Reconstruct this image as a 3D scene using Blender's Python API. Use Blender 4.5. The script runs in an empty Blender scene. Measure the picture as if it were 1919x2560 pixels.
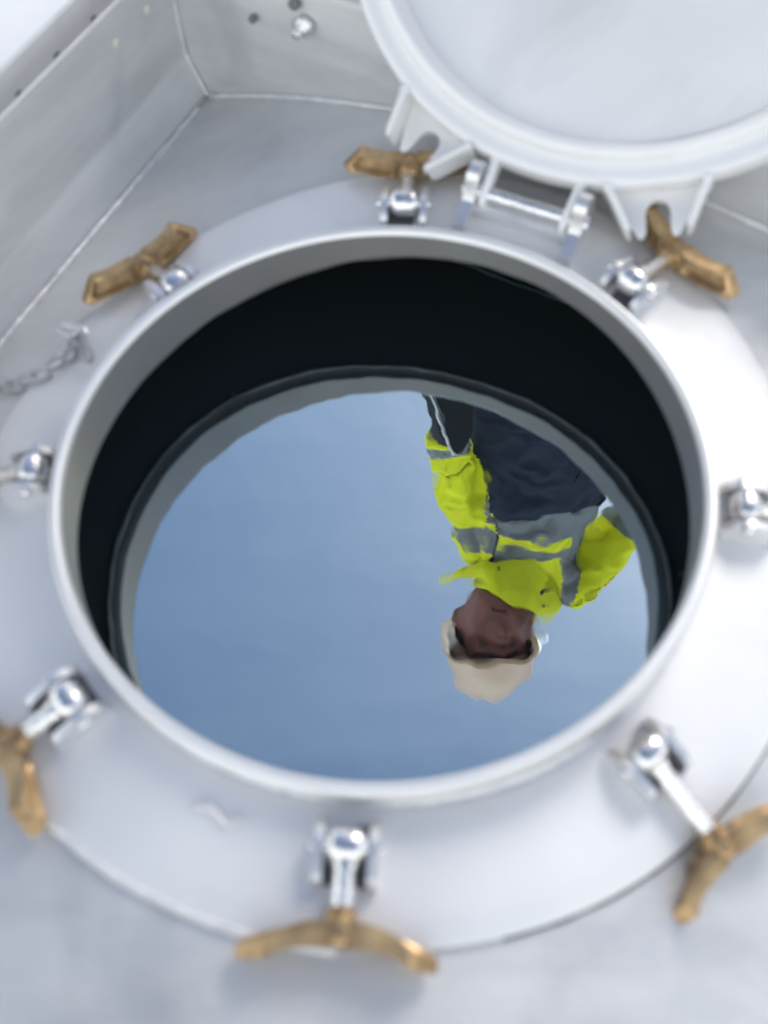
import bpy, math, random
from mathutils import Vector, Matrix, noise
random.seed(7)
R = math.radians
sc = bpy.context.scene
C = sc.collection

# ------------------------------------------------------------------ camera
cam_d = bpy.data.cameras.new('camera')
cam_o = bpy.data.objects.new('camera', cam_d); C.objects.link(cam_o)
cam_o.matrix_world = Matrix(((0.99791, 0.06455, 0.0, 0.00077),
                             (-0.05561, 0.85959, -0.50794, -0.47052),
                             (-0.03279, 0.50688, 0.86139, 0.72500),
                             (0, 0, 0, 1)))
cam_d.sensor_fit = 'HORIZONTAL'; cam_d.sensor_width = 36.0
cam_d.lens = 2654.04 / 1919 * 36
cam_d.clip_start = 0.02; cam_d.clip_end = 2000
cam_d.dof.use_dof = True
cam_d.dof.focus_distance = 1.9
cam_d.dof.aperture_fstop = 4.1
cam_d.dof.aperture_blades = 0
sc.camera = cam_o

# ------------------------------------------------------------------ sky and sun
SUN_EL, SUN_AZ = R(37), R(54)          # azimuth measured from +x towards +y
wd = bpy.data.worlds.new('World'); sc.world = wd; wd.use_nodes = True
nt = wd.node_tree; nt.nodes.clear()
def N(t, **k):
    n = nt.nodes.new(t)
    for a, b in k.items(): setattr(n, a, b)
    return n
wo = N('ShaderNodeOutputWorld'); bg = N('ShaderNodeBackground')
sky = N('ShaderNodeTexSky'); sky.sky_type = 'NISHITA'; sky.sun_disc = False
sky.sun_elevation = SUN_EL; sky.sun_rotation = R(90) - SUN_AZ
sky.air_density = 1.0; sky.dust_density = 1.6; sky.ozone_density = 1.0
tc = N('ShaderNodeTexCoord'); sep = N('ShaderNodeSeparateXYZ')
nt.links.new(tc.outputs['Generated'], sep.inputs[0])
# thin cloud: a bright veil low in the sky, breaking up higher
cl = N('ShaderNodeTexNoise'); cl.inputs['Scale'].default_value = 2.2; cl.inputs['Detail'].default_value = 5
mp = N('ShaderNodeMapping'); mp.inputs['Scale'].default_value = (1, 1, 2.2)
nt.links.new(tc.outputs['Generated'], mp.inputs[0]); nt.links.new(mp.outputs[0], cl.inputs['Vector'])
add = N('ShaderNodeMath', operation='MULTIPLY_ADD'); add.inputs[1].default_value = 0.26; 
dirn = N('ShaderNodeVectorMath', operation='DOT_PRODUCT'); dirn.inputs[1].default_value = (0.10, 0.24, 1.0)   # the veil is thicker to the south and west
nt.links.new(tc.outputs['Generated'], dirn.inputs[0])
nt.links.new(cl.outputs[0], add.inputs[0]); nt.links.new(dirn.outputs['Value'], add.inputs[2])
ramp = N('ShaderNodeMapRange'); ramp.interpolation_type = 'SMOOTHSTEP'
ramp.inputs['From Min'].default_value = 0.30; ramp.inputs['From Max'].default_value = 0.86
ramp.inputs['To Min'].default_value = 0.92; ramp.inputs['To Max'].default_value = 0.0
nt.links.new(add.outputs[0], ramp.inputs['Value'])
mx = N('ShaderNodeMixRGB'); mx.inputs[2].default_value = (12.6, 12.9, 12.8, 1)
ci = N('ShaderNodeTexNoise'); ci.inputs['Scale'].default_value = 1.6; ci.inputs['Detail'].default_value = 6
mp2 = N('ShaderNodeMapping'); mp2.inputs['Rotation'].default_value = (0, 0, R(35)); mp2.inputs['Scale'].default_value = (1.0, 4.5, 1.5)
nt.links.new(tc.outputs['Generated'], mp2.inputs[0]); nt.links.new(mp2.outputs[0], ci.inputs['Vector'])
cr = N('ShaderNodeMapRange'); cr.inputs['From Min'].default_value = .45; cr.inputs['From Max'].default_value = .75; cr.inputs['To Max'].default_value = .035
nt.links.new(ci.outputs[0], cr.inputs[0])
sm = N('ShaderNodeMath', operation='ADD'); sm.use_clamp = True
nt.links.new(ramp.outputs[0], sm.inputs[0]); nt.links.new(cr.outputs[0], sm.inputs[1])
nt.links.new(sm.outputs[0], mx.inputs[0]); nt.links.new(sky.outputs[0], mx.inputs[1])
nt.links.new(mx.outputs[0], bg.inputs[0]); bg.inputs[1].default_value = 0.08
nt.links.new(bg.outputs[0], wo.inputs[0])

sl = bpy.data.lights.new('sun', 'SUN'); sl.energy = 0.8; sl.angle = R(24); sl.color = (1.0, 0.96, 0.9)
so = bpy.data.objects.new('sun', sl); C.objects.link(so)
sd = Vector((math.cos(SUN_EL)*math.cos(SUN_AZ), math.cos(SUN_EL)*math.sin(SUN_AZ), math.sin(SUN_EL)))
so.rotation_euler = sd.to_track_quat('Z', 'Y').to_euler(); so.location = sd*20

sc.view_settings.view_transform = 'Standard'; sc.view_settings.look = 'None'
sc.view_settings.gamma = 1; sc.view_settings.exposure = 1.06
sc.view_settings.use_curve_mapping = False

# ------------------------------------------------------------------ materials
def mat(name, col, rough=0.5, metal=0.0, var=0.0, scale=8.0, stretch=(1, 1, 1), rvar=0.0, bump=0.0, bscale=60.0,
        rot=0.0, spec=0.5, ior=1.5, col2=None, coat=0.0, stain=0.0):
    m = bpy.data.materials.new(name); m.use_nodes = True
    t = m.node_tree; t.nodes.clear()
    o = t.nodes.new('ShaderNodeOutputMaterial'); p = t.nodes.new('ShaderNodeBsdfPrincipled')
    t.links.new(p.outputs[0], o.inputs[0])
    p.inputs['Base Color'].default_value = (*col, 1); p.inputs['Roughness'].default_value = rough
    p.inputs['Metallic'].default_value = metal; p.inputs['IOR'].default_value = ior
    p.inputs['Specular IOR Level'].default_value = spec; p.inputs['Coat Weight'].default_value = coat
    if var or rvar or bump or stain:
        tc = t.nodes.new('ShaderNodeTexCoord'); mp = t.nodes.new('ShaderNodeMapping')
        mp.inputs['Rotation'].default_value = (0, 0, rot); mp.inputs['Scale'].default_value = stretch
        t.links.new(tc.outputs['Object'], mp.inputs[0])
        n1 = t.nodes.new('ShaderNodeTexNoise'); n1.inputs['Scale'].default_value = scale
        n1.inputs['Detail'].default_value = 8; n1.inputs['Roughness'].default_value = 0.62
        t.links.new(mp.outputs[0], n1.inputs['Vector'])
        if var:
            mr = t.nodes.new('ShaderNodeMapRange'); mr.inputs['From Min'].default_value = .3; mr.inputs['From Max'].default_value = .7
            t.links.new(n1.outputs[0], mr.inputs[0])
            mm = t.nodes.new('ShaderNodeMixRGB')
            c2 = col2 or tuple(min(1, c*(1+var)) for c in col)
            mm.inputs[1].default_value = (*[c*(1-var) for c in col], 1); mm.inputs[2].default_value = (*c2, 1)
            t.links.new(mr.outputs[0], mm.inputs[0]); t.links.new(mm.outputs[0], p.inputs['Base Color'])
        if stain:
            n4 = t.nodes.new('ShaderNodeTexNoise'); n4.inputs['Scale'].default_value = scale*.9; n4.inputs['Detail'].default_value = 9; n4.inputs['Distortion'].default_value = .8
            t.links.new(tc.outputs['Object'], n4.inputs['Vector'])
            m4 = t.nodes.new('ShaderNodeMapRange'); m4.inputs['From Min'].default_value = .52; m4.inputs['From Max'].default_value = .70; m4.inputs['To Max'].default_value = stain
            t.links.new(n4.outputs[0], m4.inputs[0])
            x4 = t.nodes.new('ShaderNodeMixRGB'); x4.inputs[2].default_value = (.36, .37, .39, 1)
            if p.inputs['Base Color'].links: t.links.new(p.inputs['Base Color'].links[0].from_socket, x4.inputs[1])
            else: x4.inputs[1].default_value = (*col, 1)
            t.links.new(m4.outputs[0], x4.inputs[0]); t.links.new(x4.outputs[0], p.inputs['Base Color'])
        if rvar:
            n3 = t.nodes.new('ShaderNodeTexNoise'); n3.inputs['Scale'].default_value = scale*1.7; n3.inputs['Detail'].default_value = 6
            t.links.new(mp.outputs[0], n3.inputs['Vector'])
            mr = t.nodes.new('ShaderNodeMapRange'); mr.inputs['From Min'].default_value = .3; mr.inputs['From Max'].default_value = .7
            mr.inputs['To Min'].default_value = max(.02, rough-rvar); mr.inputs['To Max'].default_value = rough+rvar
            t.links.new(n3.outputs[0], mr.inputs[0]); t.links.new(mr.outputs[0], p.inputs['Roughness'])
        if bump:
            n2 = t.nodes.new('ShaderNodeTexNoise'); n2.inputs['Scale'].default_value = bscale; n2.inputs['Detail'].default_value = 5
            t.links.new(mp.outputs[0], n2.inputs['Vector'])
            b = t.nodes.new('ShaderNodeBump'); b.inputs['Strength'].default_value = bump; b.inputs['Distance'].default_value = .002
            t.links.new(n2.outputs[0], b.inputs['Height']); t.links.new(b.outputs[0], p.inputs['Normal'])
    return m

M = {}
M['shell'] = mat('brushed_shell_metal', (.67, .668, .665), .5, .55, .08, 7, (1, 2.6, 1), .08, .25, 40, rot=R(12), stain=.40)
M['pad'] = mat('pad_metal', (.86, .855, .845), .52, .45, .04, 5, (1, 1, 1), .06, .12, 30, stain=.26)
M['wall'] = mat('wall_sheet_metal', (.63, .635, .645), .48, .5, .10, 6, (1, 1, 5), .07, .2, 30, stain=.45)
M['rim'] = mat('rim_metal', (.82, .82, .82), .42, .6, .03, 12, rvar=.05)
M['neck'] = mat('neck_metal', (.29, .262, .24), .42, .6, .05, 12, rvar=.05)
M['weld'] = mat('weld_metal', (.72, .72, .73), .5, .6, .12, 90, rvar=.1, bump=.4, bscale=160)
M['lid'] = mat('lid_cast_metal', (.84, .84, .84), .45, .12, .05, 4, rvar=.08, bump=.12, bscale=20, stain=.30)
M['chrome'] = mat('polished_steel', (.80, .80, .81), .27, .95, .12, 60, rvar=.08, bump=.45, bscale=120)
M['steel'] = mat('lug_steel', (.80, .80, .81), .33, .8, .06, 40, rvar=.06)
M['brass'] = mat('wing_nut_brass', (.34, .20, .095), .40, .75, .25, 34, rvar=.14, bump=.28, bscale=150, col2=(.64, .46, .25))
M['dark'] = mat('inside_shade_dark', (.065, .062, .064), .8, 0, spec=.1)  # dark tone stands for the shade inside the metal tank
M['seam'] = mat('seam_and_shade_metal', (.16, .15, .15), .5, .3, .4, 40)  # also colours the painted shadow gap at the pad edge
M['link'] = mat('dull_chain_steel', (.48, .48, .49), .4, .7, .2, 60)
M['hole'] = mat('hole_dark', (.16, .16, .17), .6)
M['rivet'] = mat('pale_plug', (.62, .58, .52), .6, .1)
M['asphalt'] = mat('asphalt', (.05, .05, .052), .9, 0, .3, 30)

# liquid: dark, mirror-still, very faint ripples
lq = bpy.data.materials.new('dark_liquid'); lq.use_nodes = True; t = lq.node_tree; t.nodes.clear()
o = t.nodes.new('ShaderNodeOutputMaterial'); g = t.nodes.new('ShaderNodeBsdfGlossy'); df = t.nodes.new('ShaderNodeBsdfDiffuse')
ad = t.nodes.new('ShaderNodeAddShader')
g.inputs['Color'].default_value = (.600, .735, .775, 1); g.inputs['Roughness'].default_value = 0.0
df.inputs['Color'].default_value = (.004, .005, .007, 1)
tcn = t.nodes.new('ShaderNodeTexCoord'); n1 = t.nodes.new('ShaderNodeTexNoise'); n2 = t.nodes.new('ShaderNodeTexNoise')
n1.inputs['Scale'].default_value = 15; n1.inputs['Detail'].default_value = 1.0
n2.inputs['Scale'].default_value = 42; n2.inputs['Detail'].default_value = 1.0
b1 = t.nodes.new('ShaderNodeBump'); b1.inputs['Strength'].default_value = 1.0; b1.inputs['Distance'].default_value = .00052
b2 = t.nodes.new('ShaderNodeBump'); b2.inputs['Strength'].default_value = 1.0; b2.inputs['Distance'].default_value = .00011
for n in (n1, n2): t.links.new(tcn.outputs['Object'], n.inputs['Vector'])
t.links.new(n1.outputs[0], b1.inputs['Height']); t.links.new(n2.outputs[0], b2.inputs['Height'])
t.links.new(b1.outputs[0], b2.inputs['Normal']); t.links.new(b2.outputs[0], g.inputs['Normal'])
t.links.new(g.outputs[0], ad.inputs[0]); t.links.new(df.outputs[0], ad.inputs[1]); t.links.new(ad.outputs[0], o.inputs[0])
M['liquid'] = lq

# ------------------------------------------------------------------ mesh helpers
class MB:
    def __init__(s): s.v = []; s.f = []
    def grid(s, rows, closed=True, cap0=False, cap1=False):
        b = len(s.v); n = len(rows[0])
        for r in rows: s.v += [tuple(p) for p in r]
        for i in range(len(rows)-1):
            for j in range(n if closed else n-1):
                k = (j+1) % n
                s.f.append((b+i*n+j, b+i*n+k, b+(i+1)*n+k, b+(i+1)*n+j))
        if cap0: s.f.append(tuple(b+j for j in range(n))[::-1])
        if cap1: s.f.append(tuple(b+(len(rows)-1)*n+j for j in range(n)))
        return s
    def tube(s, pts, rad, n=14, cap=True, closed=False):
        pts = [Vector(p) for p in pts]
        if not hasattr(rad, '__len__'): rad = [rad]*len(pts)
        rows = []; up = None
        L = len(pts)
        for i, p in enumerate(pts):
            if closed: d = (pts[(i+1) % L]-pts[i-1])
            else: d = pts[min(i+1, L-1)]-pts[max(i-1, 0)]
            d.normalize()
            if up is None: up = Vector((0, 0, 1)) if abs(d.z) < .8 else Vector((1, 0, 0))
            x = up.cross(d).normalized(); y = d.cross(x).normalized(); up = y
            rows.append([p + x*math.cos(2*math.pi*k/n)*rad[i] + y*math.sin(2*math.pi*k/n)*rad[i] for k in range(n)])
        if closed: rows.append(rows[0]); return s.grid(rows)
        return s.grid(rows, True, cap, cap)
    def cyl(s, a, b, r, n=24, bev=.15):
        a = Vector(a); b = Vector(b); d = (b-a); l = d.length; e = min(r*bev, l*.3); d.normalize()
        return s.tube([a, a+d*1e-5, a+d*e, b-d*e, b-d*1e-5, b], [r-e, r-e*.98, r, r, r-e*.98, r-e], n)
    def box(s, c, size, ax=None, bev=0.0):
        ax = ax or (Vector((1, 0, 0)), Vector((0, 1, 0)), Vector((0, 0, 1)))
        c = Vector(c); h = [q/2 for q in size]
        if bev == 0:
            sec = [(-1, -1), (1, -1), (1, 1), (-1, 1)]
            rows = [[c+ax[0]*h[0]*a+ax[1]*h[1]*b+ax[2]*h[2]*z for a, b in sec] for z in (-1, 1)]
            return s.grid(rows, True, True, True)
        def ring(e, z):
            o = []
            for cx, cy, a0 in ((1, 1, 0), (-1, 1, 90), (-1, -1, 180), (1, -1, 270)):
                for q in (0, 45, 90):
                    an = R(a0+q)
                    o.append(c+ax[0]*(cx*(h[0]-bev)+(bev-e)*math.cos(an))+ax[1]*(cy*(h[1]-bev)+(bev-e)*math.sin(an))+ax[2]*z)
            return o
        return s.grid([ring(bev*.9, -h[2]), ring(bev*.3, -h[2]+bev*.3), ring(0, -h[2]+bev), ring(0, h[2]-bev), ring(bev*.3, h[2]-bev*.3), ring(bev*.9, h[2])], True, True, True)
    def prism(s, poly, f, z0, z1):
        """outline poly (a,b) mapped by f(a,b,z)"""
        rows = [[f(a, b, z0) for a, b in poly], [f(a, b, z1) for a, b in poly]]
        return s.grid(rows, True, True, True)
    def build(s, name, m, parent=None, smooth=35, sub=0):
        me = bpy.data.meshes.new(name); me.from_pydata(s.v, [], s.f); me.update()
        ob = bpy.data.objects.new(name, me); C.objects.link(ob)
        ms = m if isinstance(m, (list, tuple)) else [m]
        for q in ms: me.materials.append(q)
        import bmesh
        bm = bmesh.new(); bm.from_mesh(me); bmesh.ops.recalc_face_normals(bm, faces=bm.faces); bm.to_mesh(me); bm.free()
        if smooth:
            for p in me.polygons: p.use_smooth = True
            if smooth < 180:
                try: me.set_sharp_from_angle(angle=R(smooth))
                except Exception: pass
        if sub:
            md = ob.modifiers.new('sub', 'SUBSURF'); md.levels = sub; md.render_levels = sub
        if parent: ob.parent = parent
        return ob
def tag(o, label=None, cat=None, group=None, kind=None):
    if label: o['label'] = label
    if cat: o['category'] = cat
    if group: o['group'] = group
    if kind: o['kind'] = kind
    return o
def empty(name, loc=(0, 0, 0), rz=0):
    o = bpy.data.objects.new(name, None); C.objects.link(o); o.empty_display_size = .05
    o.location = loc; o.rotation_euler = (0, 0, rz); return o

# ------------------------------------------------------------------ the tank
AX = R(60)                                  # direction of the barrel's long axis
RB = 1.25
ea = Vector((math.cos(AX), math.sin(AX), 0)); es = Vector((math.sin(AX), -math.cos(AX), 0))
def zsh(x, y):
    s = x*es.x + y*es.y; s = max(-1.2, min(1.2, s))
    return -.022 - (RB-math.sqrt(RB*RB-s*s)) + .02*max(-.6, min(.6, y))
def zpad(x, y): return zsh(x, y)+.0055
def pol(r, a, z=0): return Vector((r*math.cos(a), r*math.sin(a), z))
NS = 192
TH = [2*math.pi*i/NS for i in range(NS)]
tank = empty('tank')
tag(tank, 'silvery metal tank top with a round open manhole full of dark liquid', 'tank')
def to_rect(th, r0, k, hw=1.15, hl=3.0):
    d = pol(1, th); da = abs(d.dot(ea)); ds = abs(d.dot(es))
    L = min(hl/max(da, 1e-6), hw/max(ds, 1e-6))
    r = r0+(L-r0)*k
    return d.x*r, d.y*r
KS = [0, .004, .012, .025, .05, .08, .12, .18, .25, .35, .5, .7, .85, 1]
mb = MB(); rows = []
for kq in KS:
    rows.append([(lambda q: Vector((q[0], q[1], zsh(*q))))(to_rect(th, .2645, kq)) for th in TH])
mb.grid(rows)
# flanks of the barrel below the top sheet
prof = []
for sgn in (1, -1):
    pr = []
    for i in range(25):
        an = R(67)+(R(180)-R(67))*i/24
        pr.append((sgn*RB*math.sin(an), -.0225-RB+RB*math.cos(an)))
    mb.grid([[ea*a+es*s_+Vector((0, 0, z)) for s_, z in pr] for a in (-3, 3)], closed=False)
for a in (-3, 3):
    ring = [ea*a+es*(RB*.999*math.sin(2*math.pi*i/64))+Vector((0, 0, -.0225-RB+RB*.999*math.cos(2*math.pi*i/64))) for i in range(64)]
    b = len(mb.v); mb.v += [tuple(p) for p in ring]; mb.f.append(tuple(range(b, b+64)))
mb.build('shell', M['shell'], tank)
# inside of the barrel, its shade put in as dark colour; ends at the liquid
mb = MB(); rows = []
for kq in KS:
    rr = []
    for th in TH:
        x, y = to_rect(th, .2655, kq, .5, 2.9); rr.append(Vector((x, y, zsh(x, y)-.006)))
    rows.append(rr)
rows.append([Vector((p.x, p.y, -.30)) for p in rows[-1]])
mb.grid(rows).build('shaded_inside', M['dark'], tank)
# seam ring under the shell round the opening
mb = MB(); rows = []
for th in TH+[0]:
    z = zsh(*pol(.268, th).xy)-.016
    w = .0016+.0012*noise.noise(Vector((math.cos(th)*6, math.sin(th)*6, 3)))
    rr = .268+.0012*noise.noise(Vector((math.cos(th)*9, math.sin(th)*9, 1)))
    rows.append([pol(rr+w*math.cos(q), th, z+w*math.sin(q)) for q in [2*math.pi*k/8 for k in range(8)]])
mb.grid(rows).build('inner_seam', M['seam'], tank)
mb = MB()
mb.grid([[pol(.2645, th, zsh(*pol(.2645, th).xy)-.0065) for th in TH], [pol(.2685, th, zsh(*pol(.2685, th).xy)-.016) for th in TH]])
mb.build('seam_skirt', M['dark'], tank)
# neck with its rounded rim
neck_prof_in = [(.2590, None), (.2590, -.009)]
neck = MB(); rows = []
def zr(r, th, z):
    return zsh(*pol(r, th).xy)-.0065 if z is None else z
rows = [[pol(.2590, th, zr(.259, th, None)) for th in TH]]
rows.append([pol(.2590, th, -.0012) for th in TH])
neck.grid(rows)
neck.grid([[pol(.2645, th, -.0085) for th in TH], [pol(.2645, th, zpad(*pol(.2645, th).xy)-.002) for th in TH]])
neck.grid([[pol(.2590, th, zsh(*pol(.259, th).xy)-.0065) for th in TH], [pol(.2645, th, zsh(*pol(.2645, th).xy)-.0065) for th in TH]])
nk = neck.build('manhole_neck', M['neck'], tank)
pr = [(.2594, -.0110), (.2594, -.0016), (.2588, -.0014), (.2592, -.0004), (.2602, .0018),
      (.2618, .0036), (.2645, .0044), (.2670, .0036), (.2690, .0014), (.2700, -.0018), (.2698, -.0056), (.2684, -.0085), (.2660, -.0105), (.2644, -.0112)]
MB().grid([[pol(r, th, z) for th in TH] for r, z in pr]).build('rim', M['rim'], nk)
# fillet at the foot of the neck
mb = MB(); rows = []
for i in range(6):
    q = i/5*math.pi/2
    rows.append([pol(.2646+.0065*(1-math.sin(q)) + .0008*noise.noise(Vector((math.cos(th)*30, math.sin(th)*30, 0))), th,
                     zpad(*pol(.268, th).xy)+.0002+.0065*(1-math.cos(q))) for th in TH])
mb.grid(rows).build('neck_weld', M['weld'], nk)
# raised pad round the neck
RP = .3625
mb = MB(); rows = []
for r, dz in [(.2650, 0), (.28, 0), (.30, 0), (.32, 0), (.34, 0), (RP-.002, 0), (RP-.0004, -.0006), (RP, -.002), (RP, -.0052)]:
    rows.append([pol(r, th, zpad(*pol(r, th).xy)+dz+.0008*noise.noise(pol(r*9, th))) for th in TH])
pad = mb.grid(rows).build('reinforcing_pad', M['pad'], tank)
# weld bead along the pad's lower left edge
def bead(name, pts, r, parent, m=None, seed=0, bl=400):
    P = [Vector(p) for p in pts]; Q = []; rad = []
    for i in range(len(P)-1):
        n = max(2, int((P[i+1]-P[i]).length/.0025))
        for k in range(n): Q.append(P[i].lerp(P[i+1], k/n))
    Q.append(P[-1]); 
    for i, q in enumerate(Q):
        rad.append(r*(1+.05*math.sin(i*2.1)+.45*noise.noise(q*55+Vector((seed, 0, 0)))))
    return MB().tube(Q, rad, 8).build(name, m or M['weld'], parent)
bead('pad_weld_or_gap_shade', [pol(RP+.001, R(a), zsh(*pol(RP, R(a)).xy)+.002) for a in range(206, 264, 2)], .0032, pad, seed=3)
bead('pad_weld_or_gap_shade', [pol(RP+.001, R(a), zsh(*pol(RP, R(a)).xy)+.001) for a in range(85, 150, 2)], .0022, pad, seed=5)
bead('pad_weld_or_gap_shade', [pol(RP+.0005, R(a), zsh(*pol(RP, R(a)).xy)+.0005) for a in range(-80, 60, 2)], .0016, pad, m=M['seam'], seed=6)  # no weld here: dark strip painted in for the shadow gap under the edge
# stray weld marks on the pad
for n_, (ax_, ay_) in enumerate(((-.147, -.262),)):
    pts = [(ax_+.0115*i, ay_-.004*i+.006*math.sin(i*2.3), zpad(ax_+.0115*i, ay_)+.0006) for i in range(4)]
    bead('weld_mark', pts, .0026, pad, seed=9)
p_ = Vector((-.098, .281, 0)); bead('weld_mark', [p_+Vector((0, 0, zpad(*p_.xy)+.001)), p_+Vector((.006, 0, zpad(*p_.xy)+.001))], .003, pad, seed=2)

# liquid
mb = MB(); LZ = -.1235
mb.grid([[ea*a+es*s_+Vector((0, 0, LZ)) for s_ in (-.49, .49)] for a in (-2.88, 2.88)], closed=False)
tag(mb.build('water', M['liquid'], None, 0), kind='structure')

# ground far below the tank
mb = MB(); mb.grid([[(-600, -600, -3.3), (600, -600, -3.3)], [(-600, 600, -3.3), (600, 600, -3.3)]], closed=False)
tag(mb.build('ground', M['asphalt'], None, 0), kind='structure')

# ------------------------------------------------------------------ spill tray walls
tray = empty('spill_tray', ea*.42+es*-.445)
tag(tray, 'grey sheet metal spill box walls meeting in a welded corner behind the open manhole', 'tray wall')
def W(a, s_, z): return ea*a+es*s_+Vector((0, 0, z))
def inv(o): o.matrix_parent_inverse = Matrix.Translation(-tray.location); return o
def zas(a, s_): p = ea*a+es*s_; return zsh(p.x, p.y)
SL, AB = -.445, .424
# side wall: foot strip, slight bend, upright, folded-back top
A_ = [-1.0+.1*i for i in range(15)]; A_[-1] = AB
def sec_side(a):
    z0 = zas(a, SL)
    return [W(a, SL, z0-.01), W(a, SL-.001, z0+.008), W(a, SL-.019, z0+.050), W(a, SL-.0200, z0+.054), W(a, SL-.0203, .066), W(a, SL-.0208, .0745),
            W(a, SL-.0222, .0765), W(a, SL-.0242, .0745), W(a, SL-.0242, -.09)]
mb = MB(); mb.grid([sec_side(a) for a in A_], closed=False)
side = inv(mb.build('side_wall', M['wall'], tray, 9))
# end wall
def sec_end(s_):
    z0 = zas(AB, s_)
    return [W(AB, s_, z0-.01), W(AB+.001, s_, z0+.02), W(AB+.004, s_, .072), W(AB+.006, s_, .0785), W(AB+.010, s_, .080), W(AB+.013, s_, .0775), W(AB+.013, s_, -.09)]
mb = MB(); mb.grid([sec_end(SL-.0238+(1.2238)*i/40) for i in range(41)], closed=False)
end = inv(mb.build('end_wall', M['wall'], tray, 25))
inv(bead('corner_weld', [W(AB+.0015, SL-.0195, .072), W(AB-.001, SL-.0190, zas(AB, SL)+.052), W(AB-.002, SL+.001, zas(AB, SL)+.006)], .0026, tray, seed=11))
inv(bead('floor_weld', [W(a, SL+.002, zas(a, SL)+.002) for a in [-.9+.05*i for i in range(27)]], .0036, tray, seed=12))
inv(bead('floor_weld', [W(AB-.001, s_, zas(AB, s_)+.002) for s_ in [SL+.004+.04*i for i in range(30)]], .0032, tray, seed=13))
# bolt, plugs and hole on the walls
def on_end(s_, z): return W(AB+.002, s_, z)
eb = Vector((-ea.x, -ea.y, 0))
bo = MB(); p = Vector((-.051, .514, .042))
bo.tube([p-eb*.004, p+eb*.001], .0115, 24); bo.build
hexr = [p+eb*.001]
def hexa(c, d, r, h, mbx):
    d = Vector(d).normalized(); x = d.cross(Vector((0, 0, 1))).normalized(); y = d.cross(x)
    rows = []
    for t_, k_ in ((0, 1), (h*.8, 1), (h, .88)):
        rows.append([c+d*t_+(x*math.cos(R(60*i+11))+y*math.sin(R(60*i+11)))*r*k_ for i in range(6)])
    mbx.grid(rows, True, True, True)
hexa(p+eb*.001, eb, .0085, .006, bo); bo.cyl(p+eb*.006, p+eb*.015, .0048)
bolt = inv(bo.build('wall_bolt', M['chrome'], tray))
mb = MB(); q_ = Vector((-.104, .545, .033)); mb.cyl(q_-eb*.006, q_+eb*.0008, .0042); inv(mb.build('hole', M['hole'], tray))
mb = MB(); q_ = Vector((-.058, .519, .064)); mb.cyl(q_-eb*.006, q_+eb*.0006, .0062); inv(mb.build('hole', M['hole'], tray))
for (x, y, z) in ((-.197, .552, .041), (-.226, .501, .040)):
    q_ = Vector((x, y, z)) - es*0; s0 = q_.dot(es); q_ += es*(SL-.0200-s0)
    mb = MB(); mb.cyl(q_-es*.004, q_+es*.0012, .0048); inv(mb.build('plug', M['rivet'], tray))

# outer upright and walkway sheet beyond the side wall
wk = empty('walkway', W(.2, -.6, .02))
tag(wk, 'pale metal walkway sheet beyond the side wall, with an upturned slotted edge', 'walkway')
def invw(o): o.matrix_parent_inverse = Matrix.Translation(-wk.location); return o
mb = MB()
mb.grid([[W(a, SL-.0245, .048), W(a, SL-.060, .050)] for a in (-1.2, 1.2)], closed=False)
invw(mb.build('gutter', M['pad'], wk))
mb = MB(); SO = SL-.052
mb.grid([[W(a, SO, .03), W(a, SO, .0830), W(a, SO-.0012, .0845), W(a, SO-.0040, .0845), W(a, SO-.0052, .083), W(a, SO-.0052, .03)] for a in (-1.2, 1.2)], closed=False)
ed = invw(mb.build('upturned_edge', M['wall'], wk, 25))
for i in range(16):
    a0 = -.5+.064*i
    m2 = MB(); m2.box(W(a0, SO+.0004, .0535), (.008, .0014, .0024), (ea, es, Vector((0, 0, 1)))); o_ = m2.build('slot', M['seam'], ed, 0)
mb = MB(); mb.grid([[W(a, SO-.008, .070), W(a, SO-.65, .072)] for a in (-1.2, 1.2)], closed=False)
invw(mb.build('sheet', M['pad'], wk))

# ------------------------------------------------------------------ hinge
HA = 1.064; RPN = .3124; ZP = .0102
er = pol(1, HA); et = Vector((-math.sin(HA), math.cos(HA), 0)); ez = Vector((0, 0, 1))
hz = zpad(*pol(.31, HA).xy)
hin = empty('hinge', pol(RPN, HA, hz), HA)
tag(hin, 'polished two plate hinge carrying the open lid at the back of the manhole', 'hinge')
# local frame: x radial, y tangential, z up ; pin height
ph = ZP-hz
def bracket(y):
    m_ = MB(); poly = [(-.036, -.004), (.026, -.004), (.026, .014)]
    for i in range(9): an = R(0+180*i/8); poly.append((.006+.0135*math.cos(an), ph+.012+.0145*math.sin(an)))
    poly += [(-.014, ph-.002), (-.034, .010)]
    m_.prism(poly, lambda a, b, z: Vector((a, z, b)), y-.0060, y+.0060)
    return m_
for y in (-.053, .053): bracket(y).build('bracket', M['steel'], hin, 30)
m_ = MB(); m_.cyl((0, -.060, ph), (0, .060, ph), .0072); pin = m_.build('hinge_pin', M['chrome'], hin)
for y in (-.0600, .0600):
    m2 = MB(); m2.cyl((0, y-.003, ph), (0, y+.003, ph), .0085); m2.build('pin_head', M['chrome'], pin)
m_ = MB(); m_.box((-.004, 0, .0065), (.016, .098, .015), bev=.0045); m_.build('base_bar', M['steel'], hin)

# ------------------------------------------------------------------ lid (hinged open)
PHI = 2.5967; DZ = -.0139
lid = empty('lid')
lid.location = er*RPN+ez*ZP
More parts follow.
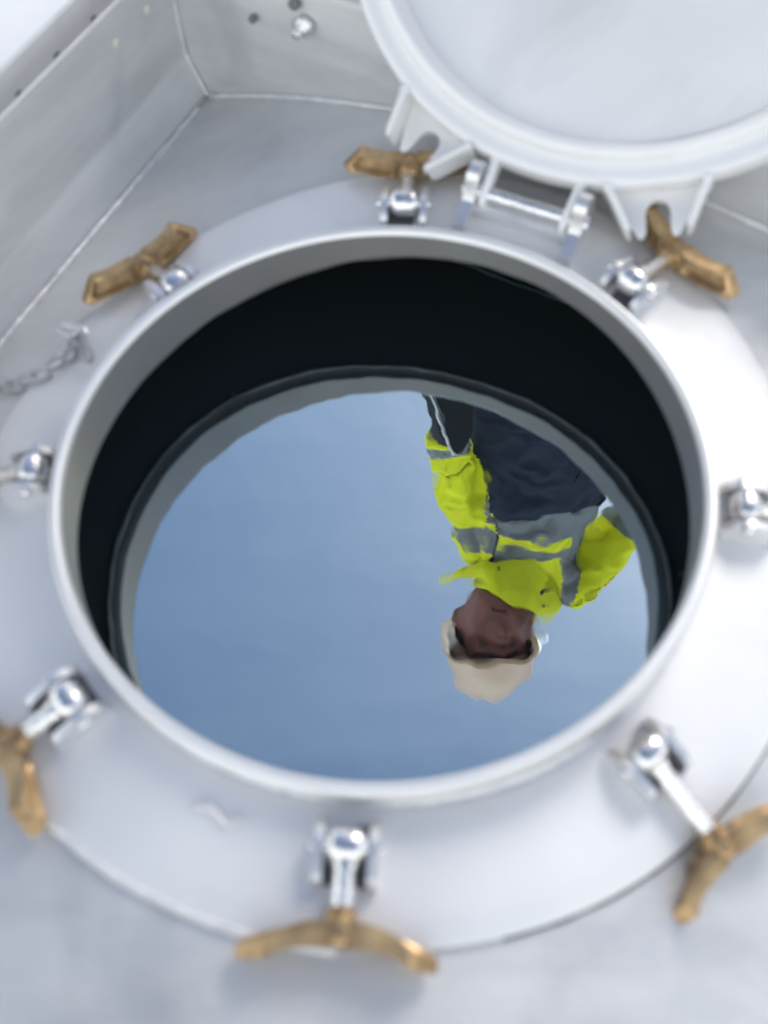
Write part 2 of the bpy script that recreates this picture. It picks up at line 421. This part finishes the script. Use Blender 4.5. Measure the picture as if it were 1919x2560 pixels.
# lid local axes at closed position: x radial outward (er), y tangential, z up; rotated about y by PHI so that -x goes up
cph, sph = math.cos(PHI), math.sin(PHI)
X = er*cph - ez*sph; Z = er*sph + ez*cph
lid.matrix_world = Matrix(((X.x, et.x, Z.x, lid.location.x), (X.y, et.y, Z.y, lid.location.y), (X.z, et.z, Z.z, lid.location.z), (0, 0, 0, 1)))
tag(lid, 'round white cast lid swung open behind the manhole, its inner face turned up', 'lid')
CX = -RPN
def LP(r, th, z): return Vector((CX+r*math.cos(th), r*math.sin(th), z))
Z0 = DZ                       # plane of the flange face (faces -z when closed)
RL = .2845
pr = [(RL-.004, Z0+.030), (RL-.001, Z0+.027), (RL, Z0+.022), (RL, Z0+.005), (RL-.0012, Z0+.002), (RL-.004, Z0+.0004), (RL-.010, Z0), (.2660, Z0),
      (.2645, Z0-.001), (.2630, Z0-.004), (.2600, Z0-.0075), (.2560, Z0-.009), (.2525, Z0-.0078), (.2500, Z0-.004), (.2485, Z0+.002), (.2465, Z0+.006), (.243, Z0+.0085)]
MB().grid([[LP(r, th, z) for th in TH] for r, z in pr]).build('flange', M['lid'], lid)
rows = []
for r in [.2432, .238, .230, .22, .20, .175, .15, .12, .09, .06, .03, .008]:
    rows.append([LP(r, th, Z0+.0085+.014*(1-(r/.243)**2)*(1 if r < .236 else .6) + .003*noise.noise(Vector((r*math.cos(th)*7, r*math.sin(th)*7, 5)))) for th in TH])
MB().grid(rows, True, False, True).build('dish', M['lid'], lid, 180)
rows = []
for r, z in [(.2800, .0300), (.262, .034), (.25, .044), (.20, .058), (.13, .066), (.06, .069), (.01, .070)]:
    rows.append([LP(r, th, Z0+z) for th in TH])
MB().grid(rows, True, False, True).build('lid_top', M['lid'], lid, 180)
def rib(m_, p0, p1, z0, z1, th_=.0030, taper=.6):
    p0 = Vector(p0); p1 = Vector(p1); d = (p1-p0).normalized(); n = Vector((-d.y, d.x))
    pts = [(p0, th_*1.7, z0, z1), (p0.lerp(p1, .15), th_*1.1, z0, z1), (p0.lerp(p1, .9), th_, z0, z0+(z1-z0)*taper), (p1, th_*.5, z0+.002, z0+(z1-z0)*taper-.002)]
    rows = []
    for p, w, a, b in pts:
        e = w*.6
        rows.append([Vector((*(p+n*(w-e)), a)), Vector((*(p+n*w), a+e)), Vector((*(p+n*w), b-e)), Vector((*(p+n*(w-e)), b)),
                     Vector((*(p-n*(w-e)), b)), Vector((*(p-n*w), b-e)), Vector((*(p-n*w), a+e)), Vector((*(p-n*(w-e)), a))])
    m_.grid(rows, True, True, True)
def make_lug(th):
    """th: angle round the lid from the hinge direction; lug with a U notch plate and two ribs converging outward"""
    c = Vector((CX, 0)); d = Vector((math.cos(th), math.sin(th))); n = Vector((-d.y, d.x))
    f = lambda a, b, z: Vector((*(c+d*a+n*b), z))
    m_ = MB(); ro = RL-.004; w0, w1 = .041, .026; e = .041
    # notch plate (U)
    poly = [(ro, -w0), (RL+e*.55, -w1-.004), (RL+e*.85, -.0215), (RL+e*.97, -.0185), (RL+e, -.0160), (RL+e*.97, -.0130), (RL+e*.86, -.0112)]
    for i in range(11):
        an = R(-90-180*i/10); poly.append((RL+.018+.0112*math.cos(an)*1.0, .0112*math.sin(an)))
    poly += [(RL+e*.86, .0112), (RL+e*.97, .0130), (RL+e, .0160), (RL+e*.97, .0185), (RL+e*.85, .0215), (RL+e*.55, w1+.004), (ro, w0)]
    m_.prism(poly, f, Z0+.026, Z0+.033)
    ob = m_.build('lug', M['lid'], lid, 30)
    for s_ in (-1, 1):
        r_ = MB(); rib(r_, c+d*(RL-.003)+n*(s_*(w0+.003)), c+d*(RL+e)+n*(s_*w1), Z0-.004, Z0+.032, .0026, 1.0)
        r_.build('rib', M['lid'], ob, 40)
for i in range(8):
    make_lug(R(-157.5+45*i))
for s_ in (-1, 1):
    m_ = MB(); y = s_*.040
    xe = CX+math.sqrt(RL**2-y*y)
    p0, p1 = Vector((xe-.004, y*1.06)), Vector((.013, y))
    rib(m_, p0, p1, Z0+.004, Z0+.026, .0036, .95)
    m_.build('hinge_arm', M['lid'], lid, 40)

# ------------------------------------------------------------------ clamps
def make_clamp():
    """local: x radially outward, y tangential, z up, origin on the pad under the pivot"""
    root = empty('swing_clamp')
    PH = .016
    for y in (-.0185, .0185):
        m_ = MB(); poly = [(-.020, -.006), (.026, -.006), (.026, PH-.006), (.024, PH-.001), (.019, PH+.002)]
        for i in range(9): an = R(60+60*i/8); poly.append((.0+.020*math.cos(an)*.9, PH-.010+.017*math.sin(an)))
        poly += [(-.017, PH), (-.020, PH-.005)]
        m_.prism(poly, lambda a, b, z: Vector((a, z, b)), y-.0032, y+.0032)
        m_.build('lug_plate', M['steel'], root, 30)
    m_ = MB(); m_.cyl((0, -.0255, PH), (0, .0265, PH), .0050); m_.build('pivot_pin', M['chrome'], root)
    m_ = MB(); poly = [(-.018, -.006), (.024, -.006), (.024, .001), (-.018, .001)]
    m_.prism(poly, lambda a, b, z: Vector((a, z, b)), -.0150, .0150); m_.build('lug_base', M['hole'], root, 30)
    # eye bolt, origin at the pivot
    m_ = MB(); rows = []
    for i in range(13):
        q = -1+2*i/12; r = .0132*math.sqrt(max(.0, 1-(abs(q)**3)*.55)); y = .0125*q
        rows.append([Vector((r*math.cos(a), y, r*math.sin(a))) for a in [2*math.pi*k/28 for k in range(28)]])
    m_.grid(rows, True, True, True)
    m_.tube([(.006, 0, 0), (.014, 0, 0), (.017, 0, 0), (.058, 0, 0), (.0605, 0, 0)], [.0100, .0092, .0076, .0076, .0060], 22)
    for i in range(0): pass
    b = m_.build('eye_bolt', M['chrome'], root, 40); b.location = (0, 0, PH)
    # wing nut on the bolt
    m_ = MB(); rows = []
    for x, r in ((-.012, .0092), (-.0115, .0108), (-.009, .0116), (0, .0124), (.005, .0114), (.0080, .0092), (.0090, .0062)):
        rows.append([Vector((x, r*math.cos(a), r*math.sin(a))) for a in [2*math.pi*k/24 for k in range(24)]])
    m_.grid(rows, True, True, True)
    for s_ in (-1, 1):
        rows = []
        for q in [0, .08, .2, .3, .36, .5, .68, .82, .88, .94, 1.0]:
            y = .006+q*.053
            cx = .001+.014*q**1.8-.0008*math.sin(q*math.pi); cz = .0005*q + (.0025*math.sin(q*3)*s_*.3)
            hh = .0114*(1-.08*(1-q)) if q < .93 else .0114*(.99-(q-.93)/.07*.30)
            tx = .0084-.0024*q if q < .93 else .0061-(q-.93)*.02
            dish = .0052*max(0, min(1, (q-.22)/.1))*max(0, min(1, (.93-q)/.08))
            sh = -.0060*q**3         # the tip is cut at a slant
            sec = [(-tx, -hh), (-tx, -hh*.72), (-tx+dish, -hh*.5), (-tx+dish, hh*.5), (-tx, hh*.72), (-tx, hh), (0, hh*1.06), (tx, hh), (tx, 0), (tx, -hh), (0, -hh*1.06)]
            rows.append([Vector((cx+a, s_*(y+sh*(b/.0098)*1.6), cz+b)) for a, b in sec])
        m_.grid(rows, True, True, True)
    n = m_.build('wing_nut', M['brass'], b, 32)
    m2 = MB(); m2.cyl((-.0165, 0, 0), (-.0105, 0, 0), .0098); m2.build('collar', M['brass'], b, 40)
    return root
GR = 'swing bolt clamps round the manhole'
#  az, bolt swing az offset (deg), nut distance from pivot, nut roll, label
CL = [
 (127.5, 3.5, .057, -4, 'clamp with brass wing nut at the upper left, beside the tray side wall'),
 (82.5, -3, .054, -2, 'clamp with brass wing nut just left of the lid hinge'),
 (37.5, 0, .058, 6, 'clamp with brass wing nut right of the hinge, half under the lid edge'),
 (352.0, -2, .078, 0, 'rightmost clamp, cut by the right edge of the photo'),
 (307.0, -1, .084, 8, 'clamp with long bare bolt and brass wing nut at the lower right'),
 (262.5, 0, .056, -7, 'clamp nearest the viewer, its brass wing nut at the bottom centre'),
 (217.0, 0, .053, 6, 'clamp at the lower left, its brass wing nut cut by the left edge'),
 (172.5, 2, .078, 0, 'clamp at the left edge below the small chain'),
]
def copy_tree(o, parent=None):
    c = o.copy(); C.objects.link(c); c.parent = parent
    for ch in [q for q in bpy.data.objects if q.parent == o]: copy_tree(ch, c)
    return c
proto = make_clamp()
roots = [proto]+[copy_tree(proto) for _ in CL[1:]]
for root, (az, off, nd, roll, lab) in zip(roots, CL):
    a = R(az); p = pol(.300, a); z = zpad(p.x, p.y)
    root.location = (p.x, p.y, z); root.rotation_euler = (0, 0, a)
    tag(root, lab, 'clamp', GR)
    bolt = [q for q in root.children if q.name.startswith('eye_bolt')][0]
    e = p+pol(nd, a+R(off)); gz = (zpad if e.length < RP else zsh)(e.x, e.y)
    dz = gz+.0145-(z+.016)
    bolt.rotation_euler = (0, math.atan2(-dz, nd), R(off))
    # bare bolt length follows the nut
    stretch = (nd+.003)/.0605
    for q in bolt.children:
        if q.name.startswith('wing_nut'): q.location = (nd, 0, 0); q.rotation_euler = (R(roll), 0, R(-2*off))
        else: q.location = (nd, 0, 0)
    if stretch > 1.05:
        me = bolt.data.copy(); bolt.data = me
        for v in me.vertices:
            if v.co.x > .03: v.co.x = .03+(v.co.x-.03)*((nd+.008-.03)/.0305)

# ------------------------------------------------------------------ chain
ch = empty('chain', (-.31, .16, zsh(-.31, .16)))
tag(ch, 'short thin steel chain with a snap clip lying left of the manhole', 'chain')
PT = [(-.40, .180), (-.36, .172), (-.335, .164), (-.306, .166), (-.288, .178), (-.278, .200), (-.270, .188), (-.262, .165), (-.2615, .150)]
pts = []
for i in range(len(PT)-1):
    a0 = Vector(PT[i]); b0 = Vector(PT[i+1]); n = max(1, round((b0-a0).length/.0145))
    for k_ in range(n): pts.append(a0.lerp(b0, k_/n))
for i, p in enumerate(pts[:-1]):
    q_ = pts[i+1]; mid = (p+q_)/2; d = (q_-p).normalized()
    base = zpad(*mid) if mid.length < RP else zsh(*mid)
    c3 = Vector((mid.x, mid.y, base+.005+(.004 if i % 2 else 0)+.012*max(0, (i-len(pts)+6)/6))); d3 = Vector((d.x, d.y, 0)); n3 = Vector((-d.y, d.x, 0)); u3 = Vector((0, 0, 1))
    side_v = (n3*.9+u3*.3).normalized() if i % 2 == 0 else (u3*.8+n3*.5).normalized()
    loop = []
    for k_ in range(16):
        an = 2*math.pi*k_/16
        loop.append(c3+d3*(.0095*math.cos(an))+side_v*(.0046*math.sin(an)))
    m_ = MB(); m_.tube(loop, .0019, 8, closed=True); o_ = m_.build('link', M['link'], ch)
    o_.matrix_parent_inverse = Matrix.Translation(-ch.location)
m_ = MB(); c3 = Vector((-.286, .212, zpad(-.286, .212)+.010)); loop = []
for k_ in range(20):
    an = 2*math.pi*k_/20; loop.append(c3+Vector((.8, -.45, .2)).normalized()*(.017*math.cos(an))+Vector((.45, .8, .3)).normalized()*(.0065*math.sin(an)))
m_.tube(loop, .0026, 10, closed=True); m_.cyl(loop[2], loop[8], .0042)
o_ = m_.build('snap_clip', M['chrome'], ch); o_.matrix_parent_inverse = Matrix.Translation(-ch.location)
#PERSON

# ------------------------------------------------------------------ person leaning over the lid, seen mirrored in the liquid
M['hi_vis'] = mat('hi_vis_fabric', (.90, .89, .010), .8, 0, .16, 14, bump=1.0, bscale=24)
M['reflective'] = mat('reflective_band', (.20, .205, .22), .5, .1, .10, 40)
M['navy'] = mat('navy_fabric', (.014, .020, .045), .85, 0, .25, 20, bump=.3, bscale=60)
M['skin'] = mat('skin', (.27, .095, .075), .55, 0, .18, 30)
M['lips'] = mat('lips_and_brows', (.09, .028, .026), .6)
M['helmet'] = mat('helmet_plastic', (.92, .64, .50), .3, 0, .05, 10)
M['black'] = mat('black_rubber', (.010, .010, .012), .6)
M['hair'] = mat('grey_hair', (.10, .08, .07), .8, 0, .3, 90)
V = Vector
person = empty('person', (.45, 1.05, zsh(.45, 1.05)))
tag(person, 'person in white helmet and yellow and navy jacket leaning over, mirrored in the liquid', 'person')
def pinv(o): o.matrix_parent_inverse = Matrix.Translation(-person.location); return o
def frame(fwd, up):
    u = up.normalized(); f_ = (fwd-u*fwd.dot(u)).normalized(); return f_, u, f_.cross(u)
def loft(mbx, secs, n=28, c0=True, c1=True):
    """secs: centre, lateral vector (half width), depth vector (half depth)"""
    rows = []
    for c, a, b in secs:
        rows.append([c+a*math.cos(t)+b*math.sin(t) for t in [2*math.pi*k/n for k in range(n)]])
    mbx.grid(rows, True, c0, c1)
def remesh(ob, vox, smooth=6, fac=.5):
    md = ob.modifiers.new('r', 'REMESH'); md.mode = 'VOXEL'; md.voxel_size = vox; md.use_smooth_shade = True
    if smooth:
        m2 = ob.modifiers.new('s', 'SMOOTH'); m2.iterations = smooth; m2.factor = fac
    dg = bpy.context.evaluated_depsgraph_get(); dg.update()
    me = bpy.data.meshes.new_from_object(ob.evaluated_get(dg)); me.name = ob.name
    mats = [q for q in ob.data.materials]
    ob.modifiers.clear(); ob.data = me
    me.materials.clear()
    for q in mats: me.materials.append(q)
    for p in me.polygons: p.use_smooth = True
    return ob
# joints (metres)
pel = V((.435, .955, .87)); wst = V((.41, .925, .99)); cst = V((.352, .835, 1.185)); shb = V((.325, .765, 1.325)); nkb = V((.300, .715, 1.375))
hd = V((.250, .589, 1.396))
shL = V((.212, .760, 1.290)); elL = V((.172, .785, 1.095)); wrL = V((.140, .825, .870)); haL = V((.132, .845, .785))
shR = V((.465, .700, 1.415)); elR = V((.640, .825, 1.300)); wrR = V((.560, .900, 1.080)); haR = V((.530, .915, 1.000))
lat = V((1, -.10, .22)).normalized(); latp = V((1, .0, .05)).normalized()
ax1 = (shb-wst).normalized(); frt = V((-.1, -.8, -.55)); frt = (frt-ax1*frt.dot(ax1)).normalized()
# head axes: up from chin to crown, looking down towards the opening
hup = V((-.10, -.66, .74)).normalized(); hf = V((-.04, -.62, -.70)); hf = (hf-hup*hf.dot(hup)).normalized(); hl = V((1, -.30, .16)); hl = (hl-hup*hl.dot(hup)-hf*hl.dot(hf)).normalized()
def HP(x, y, z): return hd+hl*x+hf*y+hup*z
def head_rows(s=1.0):
    rows = []
    for i in range(41):
        t = i/40; z = .118-.236*t
        q = math.sqrt(max(0, 1-(z/.1185)**2))
        w = .086*q**.66*(1-.06*max(0, -z/.118)**1.3) if i not in (0, 40) else .004
        dep = .094*q**.72 if i not in (0, 40) else .004
        ring = []
        for k in range(56):
            a = 2*math.pi*k/56; x = w*math.cos(a); y = dep*math.sin(a)
            if y > 0:
                y *= .93+.07*math.sin(a)
                fx = math.exp(-(x/.011)**2)
                y += .030*fx*max(0, 1-abs((z+.012)/.030))**.8*(1.0 if z < .0 else .8)        # nose
                y += .008*math.exp(-(x/.05)**2)*math.exp(-((z-.040)/.010)**2)                 # brow
                for sx in (-.031, .031): y -= .011*math.exp(-((x-sx)/.015)**2)*math.exp(-((z-.018)/.011)**2)  # sockets
                y += .006*math.exp(-(x/.022)**2)*(math.exp(-((z+.056)/.005)**2)+math.exp(-((z+.069)/.006)**2))      # lips
                y -= .005*math.exp(-(x/.026)**2)*math.exp(-((z+.0625)/.0022)**2)
                y += .010*math.exp(-(x/.022)**2)*math.exp(-((z+.096)/.012)**2)                 # chin
                y -= .004*math.exp(-((abs(x)-.05)/.014)**2)*math.exp(-((z+.045)/.02)**2)       # cheek hollow
            ring.append(HP(x*s, y*s, z*s))
        rows.append(ring)
    return rows
def hand(mbx, w, h, side, k=1.0):
    """w wrist, h knuckle centre; five bent fingers"""
    d = (h-w).normalized(); up = V((0, -1, 0)); a = d.cross(up).normalized(); b = a.cross(d).normalized()
    loft(mbx, [(w-d*.01, a*.026*k, b*.022*k), (w+d*.02, a*.034*k, b*.018*k), (h-d*.01, a*.041*k, b*.017*k), (h+d*.010, a*.039*k, b*.012*k)], 16)
    for i, (o, L_) in enumerate(((-.030, .066), (-.010, .076), (.011, .072), (.031, .058))):
        p = h+a*o-d*.004; q = p+d*L_*.42+b*.004*(i-1); r_ = q+d*L_*.30+b*L_*.22; t_ = r_+d*L_*.10+b*L_*.26
        mbx.tube([p, q, r_, t_, t_+(t_-r_)*.12], [.0095*k, .0088*k, .0080*k, .0070*k, .003*k], 10)
    p = w+d*.03+a*(side*.030); q = p+a*(side*.024)+d*.024+b*.014; r_ = q+a*(side*.004)+d*.026+b*.012
    mbx.tube([p-a*side*.01, q, r_, r_+(r_-q)*.15], [.014*k, .011*k, .009*k, .004*k], 10)
def limb(mbx, P, rad, n=18): mbx.tube(P, rad, n)
# the body
b = MB(); b.grid(head_rows(), True, True, True)
for sx in (-1, 1):
    rows = []
    for i in range(7):
        q = -1+2*i/6; r0 = math.sqrt(max(.02, 1-q*q))
        rows.append([HP(sx*(.088+.012*q+.005*math.cos(a)), -.006+.019*r0*math.cos(a)-.006*q, .000+.033*r0*math.sin(a)) for a in [2*math.pi*k/16 for k in range(16)]])
    b.grid(rows, True, True, True)
limb(b, [nkb, nkb.lerp(hd, .35)-hup*.03, HP(0, -.022, -.06), HP(0, -.02, -.02)], [.062, .058, .057, .05])
loft(b, [(pel-V((0, 0, .08)), latp*.14, frt*.09), (pel, latp*.15, frt*.10), (wst, latp*.135, frt*.09), (cst, lat*.155, frt*.105), (shb, lat*.150, frt*.085), (nkb, lat*.055, frt*.050)])
limb(b, [shL, elL, wrL], [.030, .022, .018]); limb(b, [shb.lerp(shL, .4), shL], [.034, .030])
limb(b, [shR, elR, wrR], [.040, .034, .024]); limb(b, [shb.lerp(shR, .4), shR], [.05, .05])
hand(b, wrL, haL, -1, .85); hand(b, wrR, haR, -1, .85)
hipL = V((.335, .965, .84)); hipR = V((.525, .985, .85))
fl = V((.32, 1.10, 0)); fr = V((.56, 1.06, 0)); fl.z = zsh(fl.x, .6)+.02; fr.z = zsh(fr.x, .6)+.02
knL = V((.325, .990, .43)); knR = V((.545, .985, .44)); anL = fl+V((0, .03, .075)); anR = fr+V((0, .03, .075))
for h_, k_, a_ in ((hipL, knL, anL), (hipR, knR, anR)): limb(b, [h_, k_, a_], [.075, .052, .038])
body = pinv(b.build('body', [M['skin'], M['lips']], person)); remesh(body, .0052, 2, .4)
for f_ in body.data.polygons:
    q_ = f_.center-hd; x, y, z = q_.dot(hl), q_.dot(hf), q_.dot(hup)
    f_.material_index = 1 if (y > .06 and ((abs(x) < .022 and -.068 < z < -.057) or (.032 < z < .046 and .010 < abs(x) < .052))) else 0
# trousers
b = MB()
loft(b, [(pel+V((0, 0, .06)), latp*.150, frt*.105), (pel, latp*.165, frt*.115), (pel-V((0, -.01, .09)), latp*.165, frt*.11)])
for h_, k_, a_ in ((hipL, knL, anL), (hipR, knR, anR)): limb(b, [h_+V((0, 0, .02)), h_.lerp(k_, .5), k_, k_.lerp(a_, .6), a_+V((0, 0, .01))], [.095, .086, .070, .070, .076])
trs = pinv(b.build('trousers', M['navy'], person)); remesh(trs, .010, 3)
for f_, a_ in ((fl, anL), (fr, anR)):
    b = MB(); z0 = f_.z-.02
    loft(b, [(V((f_.x, f_.y+.085, z0+.035)), V((.034, 0, 0)), V((0, 0, .034))), (V((f_.x, f_.y+.06, z0+.045)), V((.042, 0, 0)), V((0, 0, .044))), (V((f_.x, f_.y-.02, z0+.045)), V((.044, 0, 0)), V((0, 0, .044))),
             (V((f_.x, f_.y-.12, z0+.034)), V((.050, 0, 0)), V((0, 0, .033))), (V((f_.x, f_.y-.17, z0+.03)), V((.036, 0, 0)), V((0, 0, .026)))])
    limb(b, [a_+V((0, 0, -.05)), a_+V((0, 0, .04))], [.050, .050])
    bt = pinv(b.build('boot', M['black'], person)); remesh(bt, .008, 2)
# jacket
b = MB()
loft(b, [(pel-V((0, 0, .035)), latp*.178, frt*.125), (pel+V((0, 0, .04)), latp*.180, frt*.125), (wst-latp*.008, latp*.186, frt*.122), (cst, lat*.176, frt*.130), (cst.lerp(shb, .6), lat*.165, frt*.122), (shb, lat*.145, frt*.105),
         (shb.lerp(nkb, .7), lat*.105, frt*.085), (nkb, lat*.080, frt*.078)], 36)
limb(b, [shb.lerp(shL, .30), shL, shL.lerp(elL, .5), elL, elL.lerp(wrL, .5), wrL.lerp(elL, .10)], [.066, .052, .042, .039, .036, .040])
limb(b, [shb.lerp(shR, .35), shR, shR.lerp(elR, .5), elR, elR.lerp(wrR, .5), wrR], [.078, .070, .058, .054, .052, .050])
jk = pinv(b.build('jacket', [M['hi_vis'], M['reflective'], M['navy']], person)); remesh(jk, .0065, 6)
me = jk.data
for v in me.vertices:                       # folds and creases
    p = v.co; nn = v.normal
    s1 = noise.noise(V((p.x*9, p.y*9, p.z*13)))
    s2 = 1-abs(noise.noise(V((p.x*16+3, p.y*16, p.z*22))))*2
    v.co = p+nn*(.012*s1+.010*s2)
def seg_t(p, a, c):
    d = c-a; t = max(0, min(1, (p-a).dot(d)/d.length_squared)); return t, (p-(a+d*t)).length
axd = (cst-shb).normalized(); axL = (shb-cst).length
for f_ in me.polygons:
    p = f_.center
    tor = min(seg_t(p, shb, cst)[1], seg_t(p, cst, wst)[1])-.07
    tL1, dL1 = seg_t(p, shL, elL); tL2, dL2 = seg_t(p, elL, wrL); tR1, dR1 = seg_t(p, shR, elR); tR2, dR2 = seg_t(p, elR, wrR)
    x = (p-shb).dot(lat); h = (p-nkb).dot(axd)+.012*noise.noise(p*14)
    arm = None
    if min(dL1, dL2) < .085 and (p-shb).dot(lat) < -.128 and min(dL1, dL2) < .062: arm = 'L'
    if min(dR1, dR2) < .090 and (p-shb).dot(lat) > .150: arm = 'R'
    mi = 0
    if arm == 'L':
        u_ = tL1 if dL1 < dL2 else 1+tL2
        if 1.66 < u_ < 1.84: mi = 1
        if .30 < u_ < .48: mi = 1
    elif arm == 'R':
        u_ = tR1 if dR1 < dR2 else 1+tR2
        if .62 < u_ < .92 or 1.62 < u_ < 1.8: mi = 1
    else:
        xz = -.050-.42*(h-.05)-.012*math.sin(h*22)
        he = h if x > xz else h-.035-.30*(xz-x)
        if he > .235: mi = 2
        elif he > .165: mi = 1
        elif he > .137: mi = 0
        elif he > .088: mi = 1
        if .098 < x < .160 and h < .24: mi = 1
        if x < xz-.055 and h < .20: mi = 1 if x > xz-.085 else 0
        if abs(x-xz) < .0028 and h > .05: mi = 0 if mi == 2 else 2
    f_.material_index = mi
# open stand-up collar with long flaps
base = [(.153, .704, 1.308), (.187, .695, 1.278), (.223, .689, 1.247), (.26, .676, 1.237), (.298, .671, 1.246), (.338, .665, 1.273), (.381, .654, 1.325), (.414, .641, 1.391), (.402, .700, 1.440), (.33, .745, 1.455), (.25, .765, 1.425), (.180, .745, 1.365)]
free = [(.148, .687, 1.341), (.18, .658, 1.299), (.218, .629, 1.265), (.253, .603, 1.256), (.289, .581, 1.269), (.324, .566, 1.302), (.353, .561, 1.345), (.394, .603, 1.413), (.390, .660, 1.470), (.32, .715, 1.490), (.235, .735, 1.460), (.165, .720, 1.395)]
def cat(P, u):
    n = len(P); i = int(u) % n; t = u-int(u); a, b_, c, d = [V(P[(i+k) % n]) for k in (-1, 0, 1, 2)]
    return .5*((2*b_)+(c-a)*t+(2*a-5*b_+4*c-d)*t*t+(3*b_-a-3*c+d)*t**3)
cc = V((.285, .665, 1.35)); rows = []
for k_, (w_, ins) in enumerate(((0, 0), (.25, 0), (.5, 0), (.75, 0), (1, 0), (1, .005), (.75, .005), (.5, .005), (.25, .005), (0, .005))):
    row = []
    for i in range(120):
        u = i/10; p = cat(base, u).lerp(cat(free, u), w_); o_ = (p-cc).normalized()
        p = p+o_*(.010*math.sin(w_*math.pi)+.006*noise.noise(p*25)-ins); row.append(p)
    rows.append(row)
rows.append(rows[0])
b = MB(); b.grid(rows)
b.build('collar', M['hi_vis'], jk, 60)
# chest pocket flap and storm flap buttons
for (x, h) in ((.070, .075), (.085, .020), (-.03, .10)):
    p = nkb+axd*h+lat*x+frt*.142; m_ = MB(); m_.cyl(p-frt*.01, p+frt*.004, .005); m_.build('snap_button', M['navy'], jk)
# helmet
b = MB(); rows = []
NB = 64
def hring(k, z, add=0.0, brim=0.0):
    row = []
    for i in range(NB):
        a = 2*math.pi*i/NB; x = (.108*k+add)*math.cos(a); y = (.134*k+add)*math.sin(a)
        if brim: 
            y += brim*max(0, math.sin(a))**2.5*.040; x *= 1+.03*brim
        row.append(HP(x, y-.012, z+(-.010*max(0, math.sin(a))**2 if brim else 0)))
    return row
zb = .040
for k, z, ad, br in ((.94, zb-.002, 0, 0), (.97, zb-.006, .006, .8), (.99, zb-.007, .011, 1), (1.0, zb-.004, .013, 1), (1.0, zb, .008, .8), (.99, zb+.005, 0, 0), (.975, zb+.036, 0, 0), (.92, zb+.076, 0, 0), (.80, zb+.108, 0, 0), (.60, zb+.130, 0, 0), (.35, zb+.141, 0, 0), (.08, zb+.145, 0, 0)):
    rows.append(hring(k, z, ad, br))
b.grid(rows, True, False, True)
rows = [hring(k, z) for k, z in ((.94, zb-.002), (.93, zb+.03), (.85, zb+.06), (.6, zb+.09), (.1, zb+.10))]
hm = pinv(b.build('helmet', M['helmet'], person, 50))
b = MB(); b.grid(rows, True, False, True); b.build('helmet_lining', M['black'], hm)
for sx in (-1, 1):
    b = MB(); b.tube([HP(sx*.092, .02, zb+.006), HP(sx*.086, -.01, .02), HP(sx*.080, -.035, .0), HP(sx*.06, -.075, -.02)], .0032, 8); b.build('strap', M['black'], hm)
b = MB(); b.grid([[HP(.0845*math.cos(a)*k, (.097*math.sin(a) if math.sin(a) < 0 else .05*math.sin(a))*k-.004, z) for a in [2*math.pi*i/40 for i in range(40)]] for k, z in ((.90, -.055), (.99, -.03), (1.01, .02), (1.0, .06))], True, False, True)
hr = pinv(b.build('hair', M['hair'], person, 180))
for sx in (-1, 1):
    b = MB(); rows = [[HP(sx*.031+.0105*q*math.cos(a), .0745+.008*math.sqrt(max(0, 1-q*q)), .018+.0060*q*math.sin(a)) for a in [2*math.pi*i/16 for i in range(16)]] for q in (1, .8, .5, .1)]
    b.grid(rows, True, False, True); pinv(b.build('eye', M['hair'], person, 180))
# gloves
for w_, h_, sd_ in ((wrL, haL, -1), (wrR, haR, -1)):
    b = MB(); hand(b, w_, h_, sd_, 1.12); d_ = (h_-w_).normalized(); limb(b, [w_-d_*.06, w_-d_*.02, w_+d_*.01], [.040, .038, .030])
    g_ = pinv(b.build('glove', M['black'], person)); remesh(g_, .004, 2)
# the flat black case added for the dark inside of the open left cuff
cs = empty('cuff_slab', (.15, .80, .80)); tag(cs, 'thin black case with bright metal edge added for the dark opening of the yellow cuff, mirrored in the liquid', 'case')
K = [V(q) for q in ((.095, .885, .745), (.235, .885, .745), (.190, .768, .817), (.156, .715, .848))]
kn = (K[1]-K[0]).cross(K[3]-K[0]).normalized()*.006
m_ = MB(); m_.grid([[q-kn for q in K], [q+kn for q in K]], True, True, True); o_ = m_.build('slab_body', M['black'], cs, 20); o_.matrix_parent_inverse = Matrix.Translation(-cs.location)
for k_, of in enumerate((.000, -.010)):
    m_ = MB(); a_, b_ = K[0], K[3]; dx = V((of, 0, 0)); m_.tube([a_+dx, a_.lerp(b_, .5)+dx+V((.003, 0, 0)), b_+dx*.3], .0030 if k_ else .0038, 10); o_ = m_.build('metal_edge', M['chrome'], cs); o_.matrix_parent_inverse = Matrix.Translation(-cs.location)
